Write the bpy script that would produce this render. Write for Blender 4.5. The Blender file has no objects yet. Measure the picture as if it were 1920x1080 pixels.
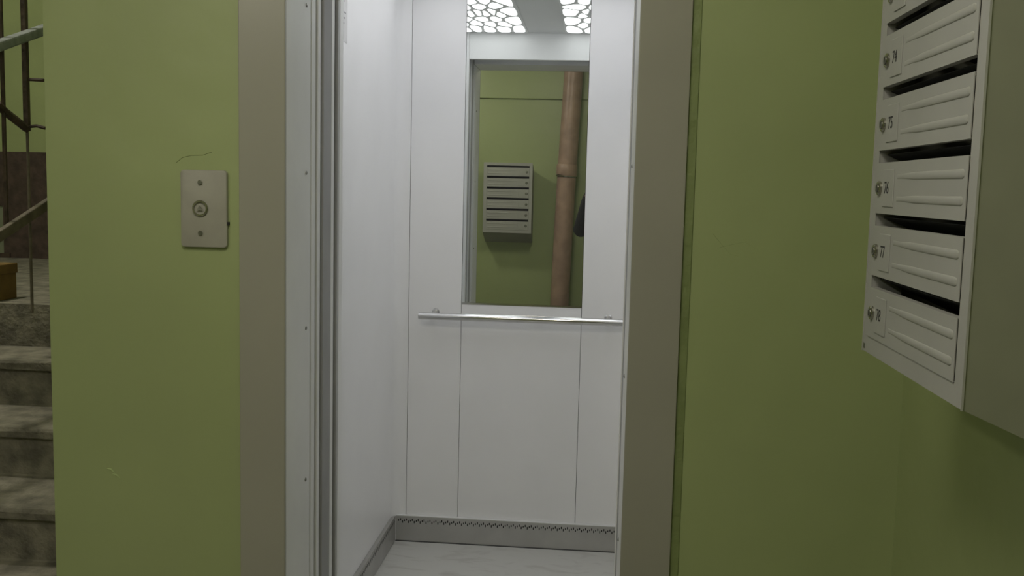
import bpy, bmesh, math, random
from mathutils import Vector, Matrix
random.seed(7)
S = bpy.context.scene
C = S.collection
CAMZ = 1.4

# ------------------------------------------------------------------ camera
cd = bpy.data.cameras.new('camera'); cam = bpy.data.objects.new('camera', cd); C.objects.link(cam)
cd.sensor_width = 36.0; cd.lens = 1844.2 * 36.0 / 1920.0; cd.clip_start = 0.02; cd.clip_end = 60
Rt = Vector((0.995775, 0.088609, 0.024078)); Dn = Vector((0.032981, -0.100425, -0.994398)); Fw = Vector((-0.085695, 0.990991, -0.102924))
m = Matrix.Identity(4)
for r in range(3):
    m[r][0] = Rt[r]; m[r][1] = -Dn[r]; m[r][2] = -Fw[r]
m[2][3] = CAMZ
cam.matrix_world = m
S.camera = cam
# ------------------------------------------------------------------ world, exposure
w = bpy.data.worlds.new('world'); S.world = w; w.use_nodes = True
w.node_tree.nodes['Background'].inputs[0].default_value = (0.5, 0.55, 0.6, 1)
w.node_tree.nodes['Background'].inputs[1].default_value = 0.02
S.view_settings.view_transform = 'Standard'; S.view_settings.look = 'None'
S.view_settings.exposure = 0.0; S.view_settings.gamma = 1.0; S.view_settings.use_curve_mapping = False
CABIN_LIGHT = 2.4      # lift ceiling lamps
HALL_LIGHT = 81.0      # round lamp on the hall ceiling; also scales the added fill
STAIR_LIGHT = 140.0      # round lamp over the stairs
S.cycles.max_bounces = 14; S.cycles.diffuse_bounces = 7; S.cycles.glossy_bounces = 6

# ------------------------------------------------------------------ materials
def srgb(r, g, b):
    f = lambda c: (c/255/12.92) if c/255 <= 0.04045 else ((c/255+0.055)/1.055)**2.4
    return (f(r), f(g), f(b), 1)
def mat(name, col, rough=0.5, metal=0.0, noise=0.0, scale=6.0, bump=0.0, bscale=40.0, emit=0.0, col2=None, detail=4.0, spec=0.5):
    M = bpy.data.materials.new(name); M.use_nodes = True
    nt = M.node_tree; b = nt.nodes['Principled BSDF']
    b.inputs['Base Color'].default_value = col; b.inputs['Roughness'].default_value = rough
    b.inputs['Metallic'].default_value = metal; b.inputs['Specular IOR Level'].default_value = spec
    tc = nt.nodes.new('ShaderNodeTexCoord')
    if noise or col2:
        n = nt.nodes.new('ShaderNodeTexNoise'); n.inputs['Scale'].default_value = scale; n.inputs['Detail'].default_value = detail
        nt.links.new(tc.outputs['Object'], n.inputs['Vector'])
        cr = nt.nodes.new('ShaderNodeValToRGB')
        c2 = col2 or tuple(c*(1-noise) for c in col[:3]) + (1,)
        c1 = col if col2 else tuple(min(1, c*(1+noise)) for c in col[:3]) + (1,)
        cr.color_ramp.elements[0].position = 0.35; cr.color_ramp.elements[1].position = 0.65
        cr.color_ramp.elements[0].color = c2; cr.color_ramp.elements[1].color = c1
        nt.links.new(n.outputs['Fac'], cr.inputs['Fac']); nt.links.new(cr.outputs['Color'], b.inputs['Base Color'])
    if bump:
        n2 = nt.nodes.new('ShaderNodeTexNoise'); n2.inputs['Scale'].default_value = bscale; n2.inputs['Detail'].default_value = 3
        nt.links.new(tc.outputs['Object'], n2.inputs['Vector'])
        bp = nt.nodes.new('ShaderNodeBump'); bp.inputs['Strength'].default_value = bump; bp.inputs['Distance'].default_value = 0.02
        nt.links.new(n2.outputs['Fac'], bp.inputs['Height']); nt.links.new(bp.outputs['Normal'], b.inputs['Normal'])
    if emit:
        b.inputs['Emission Color'].default_value = col; b.inputs['Emission Strength'].default_value = emit
    return M
GREEN = (0.335, 0.390, 0.185, 1)
M_green = mat('green_wall_paint', GREEN, 0.42, noise=0.05, scale=1.6, bump=0.25, bscale=7.0)
M_greendark = mat('dark_green_strip', (0.200, 0.245, 0.095, 1), 0.6, noise=0.06, scale=12, bump=0.3, bscale=30)  # darker green than the wall, for the strip beside the right jamb
M_green_far = mat('green_stair_paint', GREEN, 0.6, noise=0.08, scale=2.0, bump=0.2, bscale=8)
M_white = mat('white_ceiling_paint', (0.75, 0.75, 0.72, 1), 0.8, noise=0.03, bump=0.1)
M_floor = mat('hall_floor_tile', (0.30, 0.29, 0.26, 1), 0.6, noise=0.2, scale=5, bump=0.1)
M_conc = mat('worn_concrete', (0.205, 0.19, 0.155, 1), 0.9, noise=0.35, scale=14, bump=0.5, bscale=45)
M_brown = mat('dark_brown_paint', (0.072, 0.048, 0.040, 1), 0.7, noise=0.3, scale=18, bump=0.2)
M_brownmetal = mat('dark_brown_metal_paint', (0.055, 0.036, 0.026, 1), 0.6, noise=0.35, scale=30, bump=0.2)
M_railgrey = mat('grey_blue_handrail', (0.20, 0.22, 0.22, 1), 0.5, noise=0.2, scale=30)
M_railtan = mat('tan_grey_rail', (0.12, 0.10, 0.075, 1), 0.6, noise=0.25, scale=25)
M_palewall = mat('pale_stair_paint', (0.20, 0.22, 0.15, 1), 0.7, noise=0.1, scale=6)
M_card = mat('ochre_cardboard', (0.19, 0.115, 0.032, 1), 0.8, noise=0.12, scale=18)
M_jamb = mat('grey_frame_paint', (0.330, 0.322, 0.275, 1), 0.30, noise=0.03, scale=3)
M_cabin = mat('pale_grey_cabin_laminate', (0.88, 0.88, 0.89, 1), 0.32, noise=0.015, scale=4)
M_cabinceil = mat('grey_cabin_ceiling', (0.75, 0.76, 0.76, 1), 0.4, noise=0.02)
M_return = mat('galvanised_frame_return', (0.80, 0.805, 0.81, 1), 0.35, noise=0.03, scale=6)
M_seam = mat('dark_panel_joint', (0.10, 0.10, 0.10, 1), 0.8)
M_black = mat('black_shaft', (0.012, 0.012, 0.013, 1), 0.9, noise=0.2, scale=20)
M_rubber = mat('grey_door_edge', (0.36, 0.36, 0.365, 1), 0.6, noise=0.05)
M_leaf = mat('grey_door_leaf', (0.45, 0.45, 0.46, 1), 0.4, noise=0.03)
M_chrome = mat('polished_chrome', (0.70, 0.70, 0.70, 1), 0.16, metal=1.0, noise=0.03, scale=30)
M_steel = mat('brushed_steel_skirting', (0.52, 0.515, 0.50, 1), 0.42, metal=0.75, noise=0.06, scale=8)
M_screw = mat('screw_steel', (0.30, 0.30, 0.28, 1), 0.35, metal=1.0, noise=0.1, scale=60)
M_plate = mat('warm_grey_call_plate', (0.34, 0.33, 0.285, 1), 0.45, noise=0.04, scale=20)
M_button = mat('dark_button_face', (0.13, 0.13, 0.10, 1), 0.35, noise=0.1, scale=60)
M_arrow = mat('grey_arrow', (0.22, 0.22, 0.18, 1), 0.5, noise=0.1, scale=60)
M_box = mat('light_grey_box_enamel', (0.355, 0.355, 0.335, 1), 0.42, noise=0.03, scale=9)
M_boxside = mat('shaded_box_side_enamel', (0.26, 0.265, 0.21, 1), 0.5, noise=0.05, scale=7)  # box enamel with its shade and green bounce put into the colour
M_dark = mat('dark_compartment', (0.02, 0.02, 0.022, 1), 0.9, noise=0.3, scale=30)
M_ink = mat('black_number_ink', (0.02, 0.02, 0.02, 1), 0.7, noise=0.1, scale=60)
M_lock = mat('lock_brass_chrome', (0.45, 0.44, 0.38, 1), 0.25, metal=1.0, noise=0.1, scale=60)
M_pipe = mat('brown_pipe_paint', (0.37, 0.25, 0.195, 1), 0.40, noise=0.15, scale=9, bump=0.15, bscale=25)
M_paper = mat('white_notice_paper', (0.70, 0.70, 0.70, 1), 0.7, noise=0.03, scale=30)
M_print = mat('grey_notice_print', (0.35, 0.35, 0.36, 1), 0.8, noise=0.05, scale=50)
M_crack = mat('dark_scratch', (0.10, 0.12, 0.03, 1), 0.8, noise=0.1, scale=50)
M_pen = mat('faint_pen_scratch', (0.23, 0.27, 0.12, 1), 0.7, noise=0.1, scale=50)
M_scuff = mat('pale_scuff', (0.36, 0.43, 0.20, 1), 0.7, noise=0.1, scale=50)
M_lamp = mat('lamp_diffuser', (0.97, 0.98, 1.0, 1), 0.5, emit=CABIN_LIGHT)
M_hall = mat('hall_lamp_glass', (1.0, 0.945, 0.80, 1), 0.5, emit=HALL_LIGHT)
M_hallfill = mat('hall_fill_opal', (1.0, 0.945, 0.80, 1), 0.5, emit=HALL_LIGHT*0.185)  # softer glow for the added hall fill
M_stair = mat('stair_lamp_glass', (1.0, 0.95, 0.80, 1), 0.5, emit=STAIR_LIGHT)
M_jacket = mat('black_jacket_cloth', (0.016, 0.016, 0.019, 1), 0.7, noise=0.4, scale=60, bump=0.3)
M_skin = mat('skin', (0.50, 0.30, 0.22, 1), 0.5, noise=0.05, scale=20)
M_hair = mat('dark_hair', (0.03, 0.02, 0.015, 1), 0.6, noise=0.3, scale=80)
M_phone = mat('black_phone_shell', (0.02, 0.02, 0.02, 1), 0.3, noise=0.1)
# cabin floor: pale lino with grey scuffs
def mat_lino():
    M = mat('pale_marbled_lino', (0.60, 0.60, 0.575, 1), 0.5); nt = M.node_tree; b = nt.nodes['Principled BSDF']
    tc = nt.nodes.new('ShaderNodeTexCoord'); mp = nt.nodes.new('ShaderNodeMapping'); mp.inputs['Scale'].default_value = (5, 11, 1)
    n = nt.nodes.new('ShaderNodeTexNoise'); n.inputs['Scale'].default_value = 1.5; n.inputs['Detail'].default_value = 7; n.inputs['Distortion'].default_value = 1.2
    cr = nt.nodes.new('ShaderNodeValToRGB'); e = cr.color_ramp.elements
    e[0].position = 0.30; e[0].color = (0.50, 0.495, 0.47, 1); e[1].position = 0.47; e[1].color = (0.60, 0.60, 0.575, 1)
    nt.links.new(tc.outputs['Object'], mp.inputs['Vector']); nt.links.new(mp.outputs['Vector'], n.inputs['Vector'])
    nt.links.new(n.outputs['Fac'], cr.inputs['Fac']); nt.links.new(cr.outputs['Color'], b.inputs['Base Color'])
    return M
M_lino = mat_lino()
# mirror glass with a few dust specks
def mat_mirror():
    M = mat('mirror_silver', (0.80, 0.83, 0.80, 1), 0.0, metal=1.0); nt = M.node_tree; b = nt.nodes['Principled BSDF']
    out = nt.nodes['Material Output']; tc = nt.nodes.new('ShaderNodeTexCoord')
    v = nt.nodes.new('ShaderNodeTexVoronoi'); v.inputs['Scale'].default_value = 26; v.inputs['Randomness'].default_value = 1
    n = nt.nodes.new('ShaderNodeTexNoise'); n.inputs['Scale'].default_value = 5.0
    lt = nt.nodes.new('ShaderNodeMath'); lt.operation = 'LESS_THAN'; lt.inputs[1].default_value = 0.065
    gt = nt.nodes.new('ShaderNodeMath'); gt.operation = 'GREATER_THAN'; gt.inputs[1].default_value = 0.62
    mu = nt.nodes.new('ShaderNodeMath'); mu.operation = 'MULTIPLY'; m3 = nt.nodes.new('ShaderNodeMath'); m3.operation = 'MULTIPLY'; m3.inputs[1].default_value = 0.55
    ad = nt.nodes.new('ShaderNodeMath'); ad.operation = 'ADD'; ad.inputs[1].default_value = 0.035
    d = nt.nodes.new('ShaderNodeBsdfDiffuse'); d.inputs['Color'].default_value = (0.6, 0.6, 0.6, 1)
    mx = nt.nodes.new('ShaderNodeMixShader')
    nt.links.new(tc.outputs['Object'], v.inputs['Vector']); nt.links.new(tc.outputs['Object'], n.inputs['Vector'])
    nt.links.new(v.outputs['Distance'], lt.inputs[0]); nt.links.new(n.outputs['Fac'], gt.inputs[0])
    nt.links.new(lt.outputs[0], mu.inputs[0]); nt.links.new(gt.outputs[0], mu.inputs[1]); nt.links.new(mu.outputs[0], m3.inputs[0])
    nt.links.new(m3.outputs[0], ad.inputs[0]); nt.links.new(ad.outputs[0], mx.inputs['Fac'])
    nt.links.new(b.outputs[0], mx.inputs[1]); nt.links.new(d.outputs[0], mx.inputs[2]); nt.links.new(mx.outputs[0], out.inputs['Surface'])
    return M
M_mirror = mat_mirror()

# ------------------------------------------------------------------ mesh helpers
def box(bm, x0, x1, y0, y1, z0, z1):
    vs = [bm.verts.new(p) for p in ((x0,y0,z0),(x1,y0,z0),(x1,y1,z0),(x0,y1,z0),(x0,y0,z1),(x1,y0,z1),(x1,y1,z1),(x0,y1,z1))]
    for f in ((3,2,1,0),(4,5,6,7),(0,1,5,4),(1,2,6,5),(2,3,7,6),(3,0,4,7)): bm.faces.new([vs[i] for i in f])
    return vs
def prism(bm, pts, axis, a, b):
    """pts: 2-D outline in the two remaining axes (in x,y,z order); extruded along axis from a to b"""
    def mk(p, t):
        q = list(p); q.insert(axis, t); return q
    n = len(pts); A = [bm.verts.new(mk(p, a)) for p in pts]; B = [bm.verts.new(mk(p, b)) for p in pts]
    bm.faces.new(A[::-1]); bm.faces.new(B)
    for i in range(n): bm.faces.new((A[i], A[(i+1) % n], B[(i+1) % n], B[i]))
def tube(bm, pts, r, seg=16, caps=True):
    pts = [Vector(p) for p in pts]; rs = r if isinstance(r, (list, tuple)) else [r]*len(pts); rings = []
    for i, p in enumerate(pts):
        d = (pts[min(i+1, len(pts)-1)] - pts[max(i-1, 0)]).normalized()
        u = d.orthogonal().normalized() if i == 0 else (u - d*u.dot(d)).normalized()
        v = d.cross(u)
        rings.append([bm.verts.new(p + (u*math.cos(t) + v*math.sin(t))*rs[i]) for t in [2*math.pi*k/seg for k in range(seg)]])
    for a, b in zip(rings, rings[1:]):
        for k in range(seg): bm.faces.new((a[k], a[(k+1) % seg], b[(k+1) % seg], b[k]))
    if caps: bm.faces.new(rings[0][::-1]); bm.faces.new(rings[-1])
def obj(name, bm, mt, parent=None, bevel=0.0, seg=2, smooth=False, kind=None):
    bmesh.ops.recalc_face_normals(bm, faces=bm.faces[:])
    if bevel:
        es = [e for e in bm.edges if len(e.link_faces) == 2 and e.calc_face_angle(0) > 0.6]
        bmesh.ops.bevel(bm, geom=es, offset=bevel, segments=seg, profile=0.5, affect='EDGES', clamp_overlap=True)
    me = bpy.data.meshes.new(name); bm.to_mesh(me); bm.free()
    me.materials.append(mt)
    if smooth:
        me.polygons.foreach_set('use_smooth', [True]*len(me.polygons))
        try: me.set_sharp_from_angle(angle=0.7)
        except Exception: pass
    o = bpy.data.objects.new(name, me); C.objects.link(o)
    if parent: 
        o.parent = parent; o.matrix_parent_inverse = parent.matrix_basis.inverted()
    if kind: o['kind'] = kind
    return o
def B(name, mt, parent, *b, bevel=0.0, seg=2, kind=None, smooth=False):
    bm = bmesh.new()
    for q in ([b] if not isinstance(b[0], (list, tuple)) else b): box(bm, *q)
    return obj(name, bm, mt, parent, bevel, seg, smooth, kind)
def T(name, mt, parent, pts, r, seg=16, bevel=0.0):
    bm = bmesh.new(); tube(bm, pts, r, seg); return obj(name, bm, mt, parent, bevel, 2, True)
def thing(name, label, cat, loc=(0, 0, 0), group=None):
    o = bpy.data.objects.new(name, None); C.objects.link(o); o.location = loc; o.empty_display_size = 0.1
    o['label'] = label; o['category'] = cat
    if group: o['group'] = group
    return o
def tag(o, label, cat, group=None):
    o['label'] = label; o['category'] = cat
    if group: o['group'] = group
    return o
def struct(o, label=None):
    o['kind'] = 'structure'
    if label: o['label'] = label
    return o

# ------------------------------------------------------------------ key dimensions
YF = 2.045            # face of the lift door frame
YW = 2.055            # painted wall around it
XL, XR = -0.665, 0.0695      # clear opening
OX0, OX1 = -0.766, 0.1745    # outer edges of the frame
ZH = 2.02             # head of the opening
YC = 2.5155           # inner front of the cabin
CX0, CX1, CY1, CZ1 = -0.772, 0.207, 3.715, 2.15
XRW = 0.634           # right wall
YB = -1.32            # wall behind the camera
HZ = 2.5              # hall ceiling

# ------------------------------------------------------------------ structure
struct(B('floor', M_floor, None, -3.9, XRW, YB, YW, -0.1, 0.0))
struct(B('ceiling', M_white, None, -3.9, XRW, YB, YW, HZ, HZ + 0.12))
def wavy_wall(name, mt, axis, a0, a1, z0, z1, pos, thick, amp, holes=()):
    """a painted plaster wall whose face is very slightly uneven"""
    bm = bmesh.new(); na = max(2, int((a1-a0)/0.06)); nz = max(2, int((z1-z0)/0.06))
    g = []
    rnd = random.Random(len(name))
    ph = [rnd.uniform(0, 6) for _ in range(4)]
    for i in range(na+1):
        row = []
        for j in range(nz+1):
            a = a0 + (a1-a0)*i/na; z = z0 + (z1-z0)*j/nz
            d = amp*(math.sin(2.3*a+ph[0]+0.8*z) + math.sin(3.1*z+ph[1]-1.3*a) + 0.5*math.sin(7*a+ph[2]) + 0.5*math.sin(9*z+ph[3]))/3
            row.append(bm.verts.new((pos+d, a, z) if axis == 0 else (a, pos+d, z)))
        g.append(row)
    for i in range(na):
        for j in range(nz): bm.faces.new((g[i][j], g[i+1][j], g[i+1][j+1], g[i][j+1]))
    bd = [e for e in bm.edges if e.is_boundary]
    ex = bmesh.ops.extrude_edge_only(bm, edges=bd); nv = [v for v in ex['geom'] if isinstance(v, bmesh.types.BMVert)]
    for v in nv:
        if axis == 0: v.co.x = pos + thick
        else: v.co.y = pos + thick
    bmesh.ops.contextual_create(bm, geom=[e for e in bm.edges if e.is_boundary])
    return obj(name, bm, mt, None, smooth=True)
wl = wavy_wall('wall_front_left', M_green, 1, -1.199, OX0 + 0.03, 0, HZ, YW, 0.13, 0.0015); struct(wl)
wr = wavy_wall('wall_front_right', M_green, 1, OX1 - 0.03, XRW + 0.01, 0, HZ, YW, 0.13, 0.0018); struct(wr)
struct(B('wall_front_head', M_green, None, OX0 + 0.02, OX1 - 0.02, YW, YW + 0.13, ZH + 0.08, HZ))
struct(wavy_wall('wall_right', M_green, 0, YB - 0.05, YW + 0.005, 0, HZ, XRW, 0.12, 0.0025))
wb = wavy_wall('wall_back', M_green, 1, -3.9, XRW, 0, HZ, YB, -0.12, 0.002); struct(wb)
struct(B('trim_1', M_green, None, -3.0, XRW, YB - 0.02, YB + 0.035, 2.165, HZ, bevel=0.006), 'green beam along the top of the wall')
struct(B('trim_5', M_greendark, None, OX1 + 0.0003, OX1 + 0.0185, YW - 0.003, YW + 0.02, 0, 2.15, bevel=0.0008), 'darker green strip along the right side of the door frame')
# lift shaft
struct(B('wall_shaft', M_black, None, (-1.09, -1.06, YW + 0.131, 4.0, -0.3, 3.0), (XRW - 0.03, XRW, YW + 0.131, 4.0, -0.3, 3.0), (-1.09, XRW, 3.95, 4.0, -0.3, 3.0),
         (-1.09, XRW, YW + 0.131, 4.0, 2.95, 3.0), (-1.09, XRW, YW + 0.131, 4.0, -0.3, -0.25)))
struct(B('wall_shaft_side', M_green, None, -1.199, -1.091, YW + 0.13, 4.05, 0, 3.6))
# stairwell
struct(B('wall_stair_back', M_green_far, None, -4.6, -1.09, 5.3, 5.42, 0.9, 3.6))
struct(B('wall_stair_side', M_green_far, None, -4.72, -4.6, YB, 5.42, 0, 3.6))
struct(B('wall_hall_end', M_green_far, None, -3.9, -3.78, YB, 1.6, 0, HZ))
struct(B('ceiling_stair', M_white, None, -4.72, -1.09, YW - 0.01, 5.42, 3.6, 3.7))
struct(B('wall_stair_head', M_green_far, None, -4.72, -1.201, YW - 0.12, YW - 0.01, HZ, 3.7))
struct(B('floor_landing', M_conc, None, -4.6, -1.201, 3.4, 5.3, 0.80, 0.93, bevel=0.006))
# brown painted dado on the landing wall and a pale stretch beside it
struct(B('trim_2', M_brown, None, (-3.34, -1.4, 5.272, 5.30, 0.93, 1.525)), 'dark brown painted dado on the stair landing wall')
struct(B('trim_3', M_palewall, None, -4.6, -3.34, 5.28, 5.30, 0.93, 1.22), 'pale painted lower wall on the landing')
struct(B('trim_4', M_brown, None, -4.6, -3.34, 5.272, 5.30, 1.22, 1.525), 'dark brown band beside the dado')
struct(B('baseboard_landing', M_brownmetal, None, -4.6, -3.3, 5.262, 5.272, 0.89, 0.955))

# staircase: six worn steps up to the landing
st = thing('staircase', 'worn grey concrete steps rising to the brown landing behind the wall edge', 'stairs', (-1.9, 2.0, 0))
for n in range(1, 6):
    y0 = 2.0 + 0.28*(n-1); z = 0.155*n
    bm = bmesh.new()
    x0, x1 = -2.75, -1.201; nx = 14; rnd = random.Random(n)
    # profile with a rounded, chipped nosing
    rows = []
    for i in range(nx+1):
        x = x0 + (x1-x0)*i/nx; c = rnd.uniform(0.004, 0.014); s = rnd.uniform(-0.004, 0.004)
        rows.append([bm.verts.new(p) for p in ((x, y0+0.012, z-0.155), (x, y0+0.012, z-0.035), (x, y0-0.012+c*0.5, z-0.03), (x, y0-0.012+c*0.4, z-c), (x, y0-0.012+c, z+s*0.3), (x, y0+0.292, z+s*0.2), (x, y0+0.292, z-0.155))])
    for a, b in zip(rows, rows[1:]):
        for k in range(7): bm.faces.new((a[k], a[(k+1) % 7], b[(k+1) % 7], b[k]))
    bm.faces.new(rows[0]); bm.faces.new(rows[-1][::-1])
    obj('step', bm, M_conc, st)
bm = bmesh.new(); prism(bm, [(2.012, 0.0), (3.40, 0.775), (3.40, 0.0)], 0, -2.72, -1.201)
obj('flight_core', bm, M_conc, st)
B('riser', M_conc, st, -2.75, -1.201, 3.388, 3.40, 0.775, 0.93)

# stair railing
rl = thing('stair_railing', 'dark brown poles with a grey handrail beside the stairs', 'railing', (-1.9, 2.9, 0.5))
def railz(y, off): return off + 0.345*(y-2.92)
hx = -1.9
bm = bmesh.new(); ya, yb = 2.55, 3.9
prism(bm, [(ya, railz(ya, 1.757)), (yb, railz(yb, 1.757)), (yb, railz(yb, 1.757)+0.032), (ya, railz(ya, 1.757)+0.032)], 0, hx-0.02, hx+0.02)
obj('handrail', bm, M_railgrey, rl, bevel=0.006)
bm = bmesh.new()
prism(bm, [(ya, railz(ya, 1.165)), (yb, railz(yb, 1.165)), (yb, railz(yb, 1.165)+0.036), (ya, railz(ya, 1.165)+0.036)], 0, hx-0.012, hx+0.008)
obj('lower_rail', bm, M_railtan, rl, bevel=0.003)
B('post', M_brownmetal, rl, -1.933, -1.915, 3.177, 3.195, 1.545, 3.0, bevel=0.003)
B('post', M_brownmetal, rl, -1.926, -1.915, 3.045, 3.056, 1.205, 3.0, bevel=0.002)
B('post', M_brownmetal, rl, -1.924, -1.917, 3.012, 3.02, 1.46, 1.775, bevel=0.002)
T('brace', M_brownmetal, rl, [(-1.922, 3.02, 1.622), (-1.922, 3.06, 1.60), (-1.922, 3.182, 1.552)], 0.013, 8)
T('rod', M_railtan, rl, [(-1.924, 3.186, 1.55), (-1.924, 3.188, 0.93)], 0.005, 8)
T('spur', M_brownmetal, rl, [(-1.914, 3.186, 1.716), (-1.860, 3.186, 1.714)], 0.0055, 8)
T('spur', M_brownmetal, rl, [(-1.92, 3.186, 1.560), (-1.89, 3.186, 1.563), (-1.860, 3.186, 1.556)], 0.0055, 8)
# cardboard box on the landing
cb = thing('cardboard_box', 'ochre cardboard box on the edge of the stair landing', 'box', (-2.42, 3.58, 0.93))
B('carton', M_card, cb, -2.62, -2.205, 3.42, 3.555, 0.93, 1.045, bevel=0.003)
B('lid', M_card, cb, -2.626, -2.201, 3.416, 3.559, 1.027, 1.065, bevel=0.003)

# ------------------------------------------------------------------ lift door frame
fr = thing('elevator_door_frame', 'grey painted steel frame around the open elevator doorway', 'door frame', (-0.3, YF, 0))
B('jamb', M_jamb, fr, OX0, XL, YF, YW - 0.0003, 0.0, ZH, bevel=0.002)
B('jamb', M_jamb, fr, XR, OX1, YF, YW - 0.0003, 0.0, ZH, bevel=0.002)
B('head', M_jamb, fr, OX0, OX1, YF, YW - 0.0003, ZH + 0.0005, ZH + 0.11, bevel=0.002)
bands = ((YW + 0.0003, 2.2295, 0.0, M_return), (2.2385, 2.269, 0.0, M_return), (2.291, 2.3125, 0.0005, M_return))
for s, X in ((-1, XL), (1, XR)):
    for (y0, y1, rec, mt) in bands:
        x0, x1 = sorted((X + s*rec, X + s*0.03)); r = B('return', mt, fr, x0, x1, y0, y1, 0.0, ZH, bevel=0.0012)
        if s == -1 and y0 < 2.1:
            for z in (1.79, 1.419, 1.063, 0.705, 0.35):
                T('screw', M_screw, r, [(X - 0.001, 2.196, z), (X + 0.0018, 2.196, z), (X + 0.003, 2.196, z)], [0.0045, 0.0045, 0.002], 10)
        if s == 1 and y0 < 2.1:
            for z in (1.45, 0.98, 0.60):
                T('screw', M_screw, r, [(X + 0.001, 2.20, z), (X - 0.0018, 2.20, z), (X - 0.003, 2.20, z)], [0.0045, 0.0045, 0.002], 10)
    x0, x1 = sorted((X + s*0.008, X + s*0.03))
    B('joint', M_seam, fr, x0, x1, 2.2296, 2.2384, 0.0, ZH); B('joint', M_seam, fr, x0, x1, 2.2691, 2.2909, 0.0, ZH)
B('head_return', M_return, fr, XL, XR, YW + 0.0003, 2.3125, ZH, ZH + 0.03, bevel=0.001)
B('sill', M_steel, fr, XL - 0.03, XR + 0.03, YF + 0.03, 2.42, -0.03, -0.001)

# landing door: two leaves slid open to the left
ld = thing('landing_door', 'grey landing door leaves slid open into the left side of the doorway', 'door', (-0.85, 2.35, 0))
lf = B('leaf', M_leaf, ld, -1.04, XL - 0.004, 2.337, 2.372, 0.0, ZH + 0.04, bevel=0.001)
B('edge_seal', M_rubber, lf, XL - 0.0038, XL + 0.0005, 2.336, 2.403, 0.0, ZH + 0.04)
lf2 = B('leaf', M_leaf, ld, -1.05, XL - 0.004, 2.3765, 2.4265, 0.0, ZH + 0.04, bevel=0.001)
B('edge_strip', M_return, lf2, XL - 0.0038, XL + 0.0012, 2.4035, 2.4268, 0.0, ZH + 0.04)
# strike post on the right
sp = thing('door_strike_post', 'narrow dark grey strike post along the right side of the doorway', 'door post', (XR, 2.38, 0))
B('post', M_rubber, sp, XR + 0.001, XR + 0.03, 2.337, 2.425, 0.0, ZH + 0.04, bevel=0.001)

# ------------------------------------------------------------------ lift cabin
cabn = thing('elevator_cabin', 'pale grey lit elevator cabin seen through the open doorway', 'elevator', ((CX0+CX1)/2, 3.1, 0))
B('floor_lino', M_lino, cabn, CX0, CX1, 2.4685, CY1, -0.02, 0.0)
B('ceiling_panel', M_cabinceil, cabn, CX0 - 0.02, CX1 + 0.02, YC - 0.03, CY1 + 0.02, CZ1, CZ1 + 0.03)
# back wall: four panels with joints, the tall mirror bay is closed below the glass
SE = (-0.719, -0.514, -0.054, 0.151)
g = 0.0008
B('wall_panel', M_cabin, cabn, SE[0]+g, SE[1]-g, CY1, CY1+0.02, 0.0, CZ1, bevel=0.001)
B('wall_panel', M_cabin, cabn, SE[1]+g, SE[2]-g, CY1, CY1+0.02, 0.0, 0.946, bevel=0.001)
B('wall_panel', M_cabin, cabn, SE[2]+g, SE[3]-g, CY1, CY1+0.02, 0.0, CZ1, bevel=0.001)
B('back_sheet', M_seam, cabn, CX0, CX1, CY1+0.0205, CY1+0.03, 0.0, CZ1)
def side_panel(s, xw, xs):
    """side wall that turns the back corner with a soft radius"""
    bm = bmesh.new(); r = abs(xs-xw)-g; cx = xw - s*r; cy = CY1 - r
    ins = [(xw, YC)]
    for k in range(9):
        t = math.pi/2*k/8; ins.append((cx + s*r*math.cos(t), cy + r*math.sin(t)))
    outs = [(cx, CY1+0.02), (xw + s*0.02, CY1+0.02), (xw + s*0.02, YC)]
    prism(bm, ins + outs, 2, 0.0, CZ1); return obj('side_panel', bm, M_cabin, cabn, smooth=True)
side_panel(-1, CX0, SE[0]); side_panel(1, CX1, SE[3])
# front returns and header of the cabin
B('front_post', M_cabin, cabn, CX0 - 0.02, XL, 2.4845, YC, 0.0, CZ1, bevel=0.0015)
B('front_post', M_cabin, cabn, XR, CX1 + 0.02, 2.4845, YC, 0.0, CZ1, bevel=0.0015)
B('front_header', M_cabin, cabn, XL + 0.001, XR - 0.001, 2.4845, YC, ZH, CZ1, bevel=0.0015)
B('door_edge', M_leaf, cabn, -1.0, XL - 0.0006, 2.4682, 2.4838, 0.0, ZH + 0.03, bevel=0.001)
# skirting with vent slots
YS, XS0, XS1 = 3.700, -0.757, 0.192
def slots(parent, a0, a1, along, face):
    bm = bmesh.new(); n = int((a1-a0)/0.0078)
    for i in range(n):
        a = a0 + 0.0078*i; dz = (0.0, 0.0035, -0.005)[i % 3]; h = (0.0035, 0.0045, 0.005)[i % 3]
        z = 0.0845 + dz
        if along == 0: box(bm, a-0.0018, a+0.0018, face-0.0004, face+0.0004, z-h, z+h)
        else: box(bm, face-0.0004, face+0.0004, a-0.0015, a+0.0015, z-h, z+h)
    obj('vent_slots', bm, M_black, parent, kind='stuff')
sk = B('skirting', M_steel, cabn, XS0, XS1, YS, CY1 - 0.0005, 0.003, 0.103, bevel=0.0015); slots(sk, XS0 + 0.012, XS1 - 0.01, 0, YS); B('top_highlight', M_return, sk, XS0, XS1, YS - 0.0006, CY1 - 0.0006, 0.1032, 0.1055)  # paler top strip paints in the highlight along the back skirting
sk = B('skirting', M_steel, cabn, CX0 + 0.0005, XS0, YC + 0.002, CY1 - 0.001, 0.003, 0.103, bevel=0.0015); slots(sk, YC + 0.02, YS - 0.01, 1, XS0)
sk = B('skirting', M_steel, cabn, XS1, CX1 - 0.0005, YC + 0.002, CY1 - 0.001, 0.003, 0.103, bevel=0.0015); slots(sk, YC + 0.02, YS - 0.01, 1, XS1)
B('floor_joint', M_seam, cabn, (XS0, XS1, YS - 0.002, YS + 0.003, 0.0, 0.003))

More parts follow.
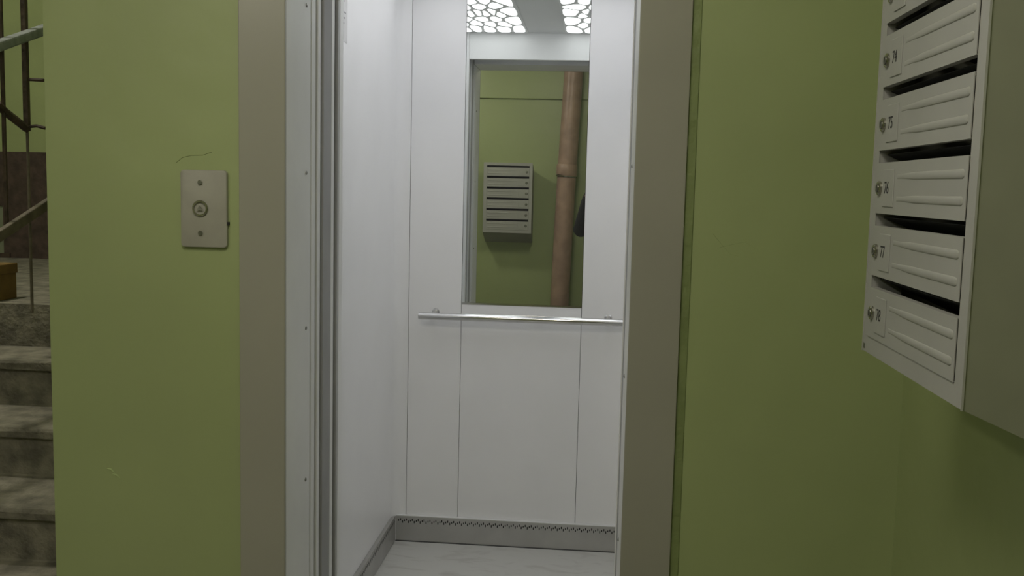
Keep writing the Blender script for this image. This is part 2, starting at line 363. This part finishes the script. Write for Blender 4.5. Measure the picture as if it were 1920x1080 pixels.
# ceiling lamps with leaf-shaped openings
def clip(poly, px, py, nx, ny):
    out = []
    for i in range(len(poly)):
        a, b = poly[i], poly[(i+1) % len(poly)]
        da = (a[0]-px)*nx + (a[1]-py)*ny; db = (b[0]-px)*nx + (b[1]-py)*ny
        if da <= 0: out.append(a)
        if da*db < 0:
            t = da/(da-db); out.append((a[0]+(b[0]-a[0])*t, a[1]+(b[1]-a[1])*t))
    return out
def leaf_cells(x0, x1, y0, y1, flip, seed):
    rnd = random.Random(seed); W, H = x1-x0, y1-y0
    # leaves fan out from points along the inner edge, in curved rows
    seeds = []
    for r in range(8):
        for c in range(5):
            u = (c + 0.5 + (0.5 if r % 2 else 0.0))/4.6 + rnd.uniform(-0.06, 0.06)
            v = (r + 0.5)/8 + (0.05 if r < 4 else -0.05)*math.sin(u*2.6) + rnd.uniform(-0.018, 0.018)
            x = (x0 + W*u) if flip else (x1 - W*u); y = y0 + H*v
            if x0 + 0.006 < x < x1 - 0.006 and y0 + 0.01 < y < y1 - 0.01: seeds.append((x, y))
    K = 0.36   # leaves are drawn out along the cabin
    seeds = [(a, b*K) for a, b in seeds]; cells = []
    for i, s in enumerate(seeds):
        p = [(x0, y0*K), (x1, y0*K), (x1, y1*K), (x0, y1*K)]
        for j, q in enumerate(seeds):
            if i == j: continue
            dx, dy = q[0]-s[0], q[1]-s[1]; d = math.hypot(dx, dy)
            if d < 1e-6: continue
            off = 0.0046 + 0.0042*((i*7+j*3) % 5)/4
            p = clip(p, s[0]+dx/2-dx/d*off, s[1]+dy/2-dy/d*off, dx/d, dy/d)
            if len(p) < 3: break
        if len(p) < 3: continue
        for _ in range(2):
            q = []
            for k in range(len(p)):
                a, b = p[k], p[(k+1) % len(p)]
                q += [(a[0]*.82+b[0]*.18, a[1]*.82+b[1]*.18), (a[0]*.18+b[0]*.82, a[1]*.18+b[1]*.82)]
            p = q
        ar = abs(sum(p[k][0]*p[(k+1) % len(p)][1]-p[(k+1) % len(p)][0]*p[k][1] for k in range(len(p))))/2
        if ar > 3e-5: cells.append([(a, b/K) for a, b in p])
    return cells
for (lx0, lx1, flip, seed, lab) in ((-0.70, -0.3825, False, 3, 'left leaf-patterned ceiling lamp of the elevator, reflected larger in the mirror'),
                                    (-0.1825, 0.135, True, 5, 'right leaf-patterned ceiling lamp of the elevator, at the mirror top right corner')):
    lt = thing('ceiling_light', lab, 'ceiling light', ((lx0+lx1)/2, 3.07, CZ1), 'leaf-patterned elevator ceiling lamps')
    B('plate', M_cabinceil, lt, lx0 - 0.012, lx1 + 0.012, 2.548, 3.612, CZ1 - 0.004, CZ1 - 0.0005, bevel=0.001)
    for p in leaf_cells(lx0, lx1, 2.56, 3.60, flip, seed):
        bm = bmesh.new(); prism(bm, p, 2, CZ1 - 0.0055, CZ1 - 0.004); obj('leaf_opening', bm, M_lamp, lt)

# mirror
mr = thing('mirror', 'tall frameless mirror reflecting green wall and brown pipe above the handrail', 'mirror', ((SE[1]+SE[2])/2, CY1, 0.95))
B('glass', M_mirror, mr, SE[1]+g, SE[2]-g, CY1, CY1+0.006, 0.953, CZ1 - 0.004)
B('bottom_trim', M_chrome, mr, SE[1]+g, SE[2]-g, CY1 - 0.002, CY1+0.006, 0.9468, 0.9528)
B('backing', M_seam, mr, SE[1]+g, SE[2]-g, CY1+0.0062, CY1+0.02, 0.947, CZ1 - 0.004)

# handrail
hr = thing('handrail', 'chrome tube handrail across the back wall under the mirror', 'handrail', (-0.283, 3.65, 0.905))
T('bar', M_chrome, hr, [(-0.668, 3.65, 0.904), (-0.667, 3.65, 0.904), (-0.5, 3.65, 0.904), (-0.3, 3.65, 0.904), (-0.1, 3.65, 0.904), (0.102, 3.65, 0.904), (0.103, 3.65, 0.904)], [0.0115, 0.0138, 0.0138, 0.0138, 0.0138, 0.0138, 0.0115], 40)
for x in (-0.613, 0.047):
    b = T('bracket', M_steel, hr, [(x, 3.655, 0.906), (x, 3.675, 0.910), (x, CY1 - 0.004, 0.912)], [0.009, 0.008, 0.008], 16)
    T('flange', M_chrome, b, [(x, CY1 - 0.006, 0.912), (x, CY1 - 0.0003, 0.912)], 0.0145, 24)

# paper notice on the left cabin wall
nb = thing('paper_notice', 'white printed notice at the top of the left cabin wall', 'notice', (CX0, 2.85, 1.82))
B('sheet', M_paper, nb, CX0, CX0 + 0.0008, 2.72, 2.962, 1.815, 2.11)
bm = bmesh.new()
for k in range(16):
    z = 2.09 - k*0.016; box(bm, CX0 + 0.0008, CX0 + 0.001, 2.74, 2.945 - 0.03*((k*5) % 4)/3, z, z + 0.0045)
obj('print_lines', bm, M_print, nb)

# ------------------------------------------------------------------ call button plate
cp = thing('call_button_panel', 'small grey elevator call plate with one round button on green wall', 'call button', (-0.8455, 2.066, 1.335))
bm = bmesh.new(); rr = 0.008; pts = []
for (cx_, cz_, a0_) in ((-0.7945-rr, 1.4185-rr, 0), (-0.8965+rr, 1.4185-rr, 90), (-0.8965+rr, 1.2535+rr, 180), (-0.7945-rr, 1.2535+rr, 270)):
    for k in range(6):
        a = math.radians(a0_ + 18*k); pts.append((cx_ + rr*math.cos(a), cz_ + rr*math.sin(a)))
prism(bm, pts, 1, 2.054, 2.0655); obj('plate', bm, M_plate, cp, bevel=0.0022, seg=2, smooth=True)
cxb, zb = -0.852, 1.337
bt = T('button', M_button, cp, [(cxb, 2.0505, zb), (cxb, 2.0505, zb), (cxb, 2.0495, zb)], [0.0125, 0.0125, 0.0115], 28)
bm = bmesh.new(); n = 32
R = [[bm.verts.new((cxb + r*math.cos(2*math.pi*k/n), y, zb + r*math.sin(2*math.pi*k/n))) for k in range(n)] for r, y in ((0.0172, 2.0505), (0.0172, 2.0505), (0.0158, 2.0488), (0.0136, 2.0488), (0.0132, 2.0505))]
for a, b in zip(R, R[1:]):
    for k in range(n): bm.faces.new((a[k], a[(k+1) % n], b[(k+1) % n], b[k]))
obj('ring', bm, M_lock, bt, smooth=True)
bm = bmesh.new(); prism(bm, [(cxb-0.0068, zb-0.0042), (cxb+0.0068, zb-0.0042), (cxb, zb+0.0068)], 1, 2.0486, 2.0496); obj('arrow', bm, M_arrow, bt)
for z in (1.392, 1.284):
    s = T('screw', M_screw, cp, [(-0.852, 2.0505, z), (-0.852, 2.0522, z), (-0.852, 2.0513, z)], [0.005, 0.005, 0.003], 16)
    B('slot', M_ink, s, -0.8545, -0.8495, 2.0509, 2.0516, z - 0.0006, z + 0.0006)
B('nib', M_ink, cp, -0.7945, -0.7915, 2.056, 2.065, 1.302, 1.309)
cp.location.x += 0.0025; cp.location.y -= 0.0107
# hairline cracks and scuffs on the plaster
def scratch(parent, pts, r, mt=M_crack):
    T('crack', mt, parent, pts, r, 5)
scratch(wl, [(-0.908, YW, 1.432), (-0.893, YW, 1.444), (-0.872, YW, 1.449), (-0.848, YW, 1.450), (-0.828, YW, 1.457)], 0.0011)
for pts in ([(0.275, 1.722), (0.293, 1.703), (0.310, 1.668), (0.330, 1.660), (0.344, 1.686), (0.330, 1.700)], [(0.235, 1.312), (0.270, 1.272), (0.327, 1.256), (0.380, 1.262), (0.430, 1.252)],
            [(0.250, 1.285), (0.300, 1.298), (0.350, 1.268), (0.405, 1.276)], [(0.262, 1.585), (0.275, 1.577), (0.283, 1.586)]):
    scratch(wr, [(x, YW + 0.0008, z) for x, z in pts], 0.0012, M_pen)
for dx, dz in ((0, 0), (0.012, -0.012)):
    bm = bmesh.new(); tube(bm, [(-1.075+dx, YW, 0.752+dz), (-1.066+dx, YW, 0.75+dz), (-1.058+dx, YW, 0.743+dz)], [0.001, 0.003, 0.001], 6); obj('scuff', bm, M_scuff, wl)

# ------------------------------------------------------------------ mailboxes
def text_mesh(name, s, mt, parent, M):
    cu = bpy.data.curves.new(name, 'FONT'); cu.body = s; cu.size = 0.030; cu.extrude = 0.0002; cu.align_x = 'CENTER'; cu.align_y = 'CENTER'
    t = bpy.data.objects.new(name, cu); C.objects.link(t)
    dg = bpy.context.evaluated_depsgraph_get(); me = bpy.data.meshes.new_from_object(t.evaluated_get(dg))
    bpy.data.objects.remove(t); bpy.data.curves.remove(cu)
    me.transform(M); me.materials.clear(); me.materials.append(mt)
    o = bpy.data.objects.new(name, me); C.objects.link(o); o.parent = parent
    return o
MW, MD = 0.4222, 0.2185     # width, depth; local: a across (0 = hinge side), front at depth 0, b = depth towards the wall
DZ0 = 0.0265; PITCH = 0.0929; DH = 0.0745
def make_mailbox(label, loc, rz, numbers):
    """drawn with locks at large x, then flipped so that local x runs from the lock side; y depth into the wall, z up"""
    t = thing('mailbox', label, 'mailbox', loc, 'six-door mailbox units')
    t.rotation_euler = (0, 0, rz)
    def add(name, bm, mt, par, **k):
        for v in bm.verts: v.co.x = MW - v.co.x
        o = obj(name, bm, mt, None, **k); o.parent = par; return o
    drop = 0.094; ztop = DZ0 + 6*PITCH + 0.022
    # body: two sides, sloping bottom and top, back
    for x0, x1 in ((0.0, 0.0012), (MW-0.0012, MW)):
        bm = bmesh.new(); prism(bm, [(0.001, 0.0), (MD, -drop), (MD, ztop-drop*0.7), (0.001, ztop)], 0, x0, x1); add('side', bm, M_boxside, t)
    bm = bmesh.new(); prism(bm, [(0.001, 0.0), (MD, -drop), (MD, -drop+0.0015), (0.001, 0.0015)], 0, 0.0013, MW-0.0013); add('bottom', bm, M_boxside, t)
    bm = bmesh.new(); prism(bm, [(0.001, ztop-0.0015), (MD, ztop-drop*0.7-0.0015), (MD, ztop-drop*0.7), (0.001, ztop)], 0, 0.0013, MW-0.0013); add('top', bm, M_boxside, t)
    bm = bmesh.new(); box(bm, 0.0013, MW-0.0013, MD-0.002, MD-0.0005, -drop+0.002, ztop-drop*0.7-0.002); add('back', bm, M_dark, t)
    # front frame
    a0, a1 = 0.0272, MW-0.0262
    bm = bmesh.new()
    box(bm, 0.0, a0, 0.0, 0.0009, 0.0, ztop); box(bm, a1, MW, 0.0, 0.0009, 0.0, ztop)
    box(bm, a0, a1, 0.0, 0.0009, 0.0, DZ0-0.001); box(bm, a0, a1, 0.0, 0.0009, DZ0+6*PITCH-0.002, ztop)
    add('front_frame', bm, M_box, t)
    for x0 in (-0.0012, MW):
        bm = bmesh.new(); box(bm, x0, x0+0.0012, -0.0012, 0.0015, -0.001, ztop); add('edge_lip', bm, M_box, t)
    # inner cheeks and compartment shelves
    for x0, dd in ((a0-0.0015, 0.03), (a1+0.0005, 0.045)):
        bm = bmesh.new(); box(bm, x0, x0+0.001, 0.001, dd, DZ0, ztop-0.02); add('cheek', bm, M_box, t)
    for k in range(6):
        z = DZ0 + k*PITCH
        bm = bmesh.new(); s = drop/MD
        prism(bm, [(0.012, z-0.006), (MD-0.003, z-0.006-s*(MD-0.015)), (MD-0.003, z-0.005-s*(MD-0.015)), (0.012, z-0.005)], 0, a0, a1)
        if k: add('shelf', bm, M_dark, t)
        else: bm.free()
    T0 = bmesh.new(); box(T0, MW-0.012, MW-0.004, -0.0012, 0.0, 0.004, 0.012); add('rivet', T0, M_screw, t, bevel=0.002)
    for k in range(6):
        z = DZ0 + k*PITCH; num = numbers[5-k]
        bm = bmesh.new(); prism(bm, [(-0.0018, z), (-0.0018, z+DH), (0.009, z+DH), (0.009, z+DH-0.0012), (-0.0006, z+DH-0.0012), (-0.0006, z+0.0012), (0.009, z+0.0012), (0.009, z)], 0, a0+0.0008, a1-0.0008)
        d = add('door', bm, M_box, t)
        zc = z + DH*0.50
        # two long embossed ribs
        for zr in (z + DH*0.72, z + DH*0.30):
            bm = bmesh.new(); n = 8; L0, L1, r = a0+0.012, MW-0.130, 0.0056
            pr = []
            for k2 in range(n+1):
                u = math.pi*k2/n; pr.append((-0.0018-0.0019*math.sin(u), zr - r*math.cos(u)))
            rows = []
            for xx, sc in ((L0-0.003, 0.02), (L0-0.0015, 0.65), (L0+0.001, 0.95), (L0+0.004, 1.0), (L1-0.075, 0.9), (L1-0.03, 0.5), (L1, 0.03)):
                rows.append([bm.verts.new((xx, -0.0018+(p[0]+0.0018)*sc, zr+(p[1]-zr)*max(sc, 0.6))) for p in pr])
            for A, Bb in zip(rows, rows[1:]):
                for q in range(n): bm.faces.new((A[q], A[q+1], Bb[q+1], Bb[q]))
            add('rib', bm, M_box, d, smooth=True)
        # number tab
        tx0, tx1 = MW-0.118, MW-0.066
        bm = bmesh.new(); box(bm, tx0, tx1, -0.0034, -0.0016, z+DH*0.14, z+DH*0.86); add('number_tab', bm, M_box, d, bevel=0.0012)
        if num:
            Mx = Matrix.Translation((0.086, -0.0036, zc)) @ Matrix.Rotation(math.pi/2, 4, 'X') @ Matrix.Diagonal((0.74, 0.82, 1, 1))
            text_mesh('number', num, M_ink, d, Mx)
        # cam lock
        lx = MW-0.0475
        bm = bmesh.new(); tube(bm, [(lx, -0.001, zc), (lx, -0.0045, zc), (lx, -0.006, zc)], [0.0105, 0.0105, 0.0088], 20); add('lock', bm, M_lock, d, smooth=True)
        bm = bmesh.new(); tube(bm, [(lx, -0.005, zc), (lx, -0.0072, zc)], 0.0062, 16); add('lock_barrel', bm, M_screw, d, smooth=True)
        bm = bmesh.new(); box(bm, lx-0.0008, lx+0.0008, -0.0076, -0.0070, zc-0.0042, zc+0.0042); add('keyhole', bm, M_ink, d)
    return t
make_mailbox('six-door grey mailbox with numbers 74 to 78 on the right wall near the viewer', (0.415, 1.1326 + MW, 1.1605), -math.pi/2, ['73', '74', '75', '76', '77', '78'])
make_mailbox('six-door mailbox on the wall behind, seen only in the mirror beside the pipe', (-0.585, -1.1, 0.995), math.pi, ['']*6)

# ------------------------------------------------------------------ brown riser pipe behind the viewer
pp = thing('riser_pipe', 'thick brown painted riser pipe seen in the mirror', 'pipe', (-0.32, -1.18, 0))
T('pipe', M_pipe, pp, [(-0.330, -1.18, 0.0), (-0.312, -1.18, 0.8), (-0.292, -1.18, 1.5), (-0.252, -1.18, HZ)], 0.082, 32)
T('coupling', M_pipe, pp, [(-0.2935, -1.18, 1.50), (-0.2925, -1.18, 1.51), (-0.291, -1.18, 1.59), (-0.2905, -1.18, 1.60)], [0.084, 0.091, 0.091, 0.084], 32)
T('ring', M_lock, pp, [(-0.2945, -1.18, 1.492), (-0.294, -1.18, 1.50)], 0.0925, 32)

# ------------------------------------------------------------------ round lamps (out of view)
def dome_lamp(label, x, y, z, r, mt):
    t = thing('ceiling_lamp', label, 'lamp', (x, y, z))
    T('base', M_white, t, [(x, y, z), (x, y, z - 0.025), (x, y, z - 0.03)], [r*1.15, r*1.15, r*1.02], 28)
    bm = bmesh.new(); n = 8
    tube(bm, [(x, y, z - 0.03 - r*0.8*math.sin(math.pi/2*k/n)) for k in range(n+1)], [r*max(0.02, math.cos(math.pi/2*k/n)) for k in range(n+1)], 28)
    obj('glass', bm, mt, t, smooth=True)
dome_lamp('added round fill lamp on the hall ceiling, unseen above the viewer', -0.42, 0.66, HZ, 0.26, M_hallfill)  # unseen fill added to even out the hall light and soften shadows
dome_lamp('round warm glass lamp on the hall ceiling behind and to the left', -1.60, -0.15, HZ, 0.105, M_hall)
dome_lamp('round glass lamp on the ceiling above the stair landing', -2.6, 3.0, 3.6, 0.13, M_stair)

# ------------------------------------------------------------------ the person filming (an elbow shows in the mirror)
def make_person():
    J = []; E = []; Rr = []
    def v(p, r, par=None):
        J.append(p); Rr.append(r if isinstance(r, tuple) else (r, r))
        if par is not None: E.append((par, len(J)-1))
        return len(J)-1
    px, py = 0.14, -0.46
    pel = v((px, py, 0.88), (0.15, 0.11))
    wai = v((px, py, 1.02), (0.135, 0.10), pel); che = v((px, py-0.005, 1.22), (0.155, 0.11), wai)
    top = v((px, py, 1.335), (0.10, 0.08), che); nk = v((px, py+0.005, 1.42), 0.052, top)
    h1 = v((px, py+0.02, 1.49), (0.062, 0.072), nk); h2 = v((px, py+0.02, 1.56), (0.072, 0.090), h1); h3 = v((px, py+0.01, 1.63), (0.066, 0.082), h2)
    for s in (-1, 1):
        sh = v((px + s*0.165, py, 1.32), 0.066, top)
        el = v((-0.152, -0.27, 1.035) if s < 0 else (0.40, -0.30, 1.07), 0.060, sh)
        wr_ = v((-0.098, -0.085, 1.315) if s < 0 else (0.125, -0.085, 1.335), 0.038, el)
        pm = v((-0.088, -0.045, 1.365) if s < 0 else (0.112, -0.045, 1.375), (0.030, 0.018), wr_)
        for k in range(4):   # fingers curl round the back of the phone
            zz = 1.352 + 0.017*k; x0 = -0.088 if s < 0 else 0.112
            a = v((x0 - s*0.004, -0.022, zz), 0.0085, pm)
            b_ = v((x0 - s*0.006, -0.004, zz + 0.002), 0.008, a)
            v((x0 - s*(0.024 + 0.003*(k % 2)), 0.0045, zz + 0.003), 0.007, b_)
        a = v(((-0.083 if s < 0 else 0.107) , -0.040, 1.392), 0.010, pm)
        v(((-0.062 if s < 0 else 0.086), -0.030, 1.412), 0.0085, a)
        hp = v((px + s*0.095, py, 0.82), 0.095, pel)
        kn = v((px + s*0.11, py+0.02, 0.46), 0.062, hp); an = v((px + s*0.115, py-0.01, 0.085), 0.045, kn)
        he = v((px + s*0.118, py+0.02, 0.045), 0.042, an); v((px + s*0.13, py+0.16, 0.036), (0.044, 0.032), he)
    me = bpy.data.meshes.new('body'); me.from_pydata(J, E, [])
    o = bpy.data.objects.new('body', me); C.objects.link(o)
    sk_ = o.modifiers.new('skin', 'SKIN'); sk_.use_smooth_shade = True
    for i, d in enumerate(me.skin_vertices[0].data):
        d.radius = Rr[i]; d.use_root = (i == 0)
    sb = o.modifiers.new('sub', 'SUBSURF'); sb.levels = 2; sb.render_levels = 2
    dg = bpy.context.evaluated_depsgraph_get(); nm = bpy.data.meshes.new_from_object(o.evaluated_get(dg))
    bpy.data.objects.remove(o)
    nm.materials.clear(); nm.materials.append(M_jacket); nm.materials.append(M_skin)
    for p in nm.polygons:
        c = p.center; p.use_smooth = True
        if c.z > 1.415 or (c.y > -0.04 and c.z > 1.2): p.material_index = 1
    r = thing('person', 'person in a black jacket filming, one elbow mirrored beside the brown pipe', 'person', (px, py, 0))
    b = bpy.data.objects.new('body', nm); C.objects.link(b); b.parent = r; b.matrix_parent_inverse = r.matrix_basis.inverted()
    # hair cap, ears, nose, eyes and mouth
    def ell(name, c, rad, mt, cut=None):
        bm = bmesh.new(); bmesh.ops.create_uvsphere(bm, u_segments=20, v_segments=14, radius=1.0)
        if cut: bmesh.ops.delete(bm, geom=[q for q in bm.verts if cut(q.co)], context='VERTS')
        for q in bm.verts: q.co = Vector((c[0]+q.co.x*rad[0], c[1]+q.co.y*rad[1], c[2]+q.co.z*rad[2]))
        return obj(name, bm, mt, r, smooth=True)
    ell('hair', (px, py+0.005, 1.60), (0.082, 0.100, 0.105), M_hair, lambda q: q.y > 0.45 and q.z < 0.55 or q.z < -0.75)
    for s in (-1, 1):
        ell('ear', (px + s*0.076, py+0.015, 1.555), (0.010, 0.018, 0.030), M_skin)
        ell('eye', (px + s*0.030, py+0.098, 1.565), (0.012, 0.010, 0.008), M_phone)
    ell('nose', (px, py+0.110, 1.535), (0.012, 0.018, 0.022), M_skin)
    ell('mouth', (px, py+0.092, 1.497), (0.024, 0.010, 0.006), M_pipe)
make_person()
ph = thing('phone', 'black phone held up in front of the person filming', 'phone', (0.012, -0.007, 1.36))
B('shell', M_phone, ph, -0.066, 0.090, -0.0115, -0.005, 1.345, 1.419, bevel=0.003)
B('screen', M_dark, ph, -0.062, 0.086, -0.0121, -0.0116, 1.349, 1.415)
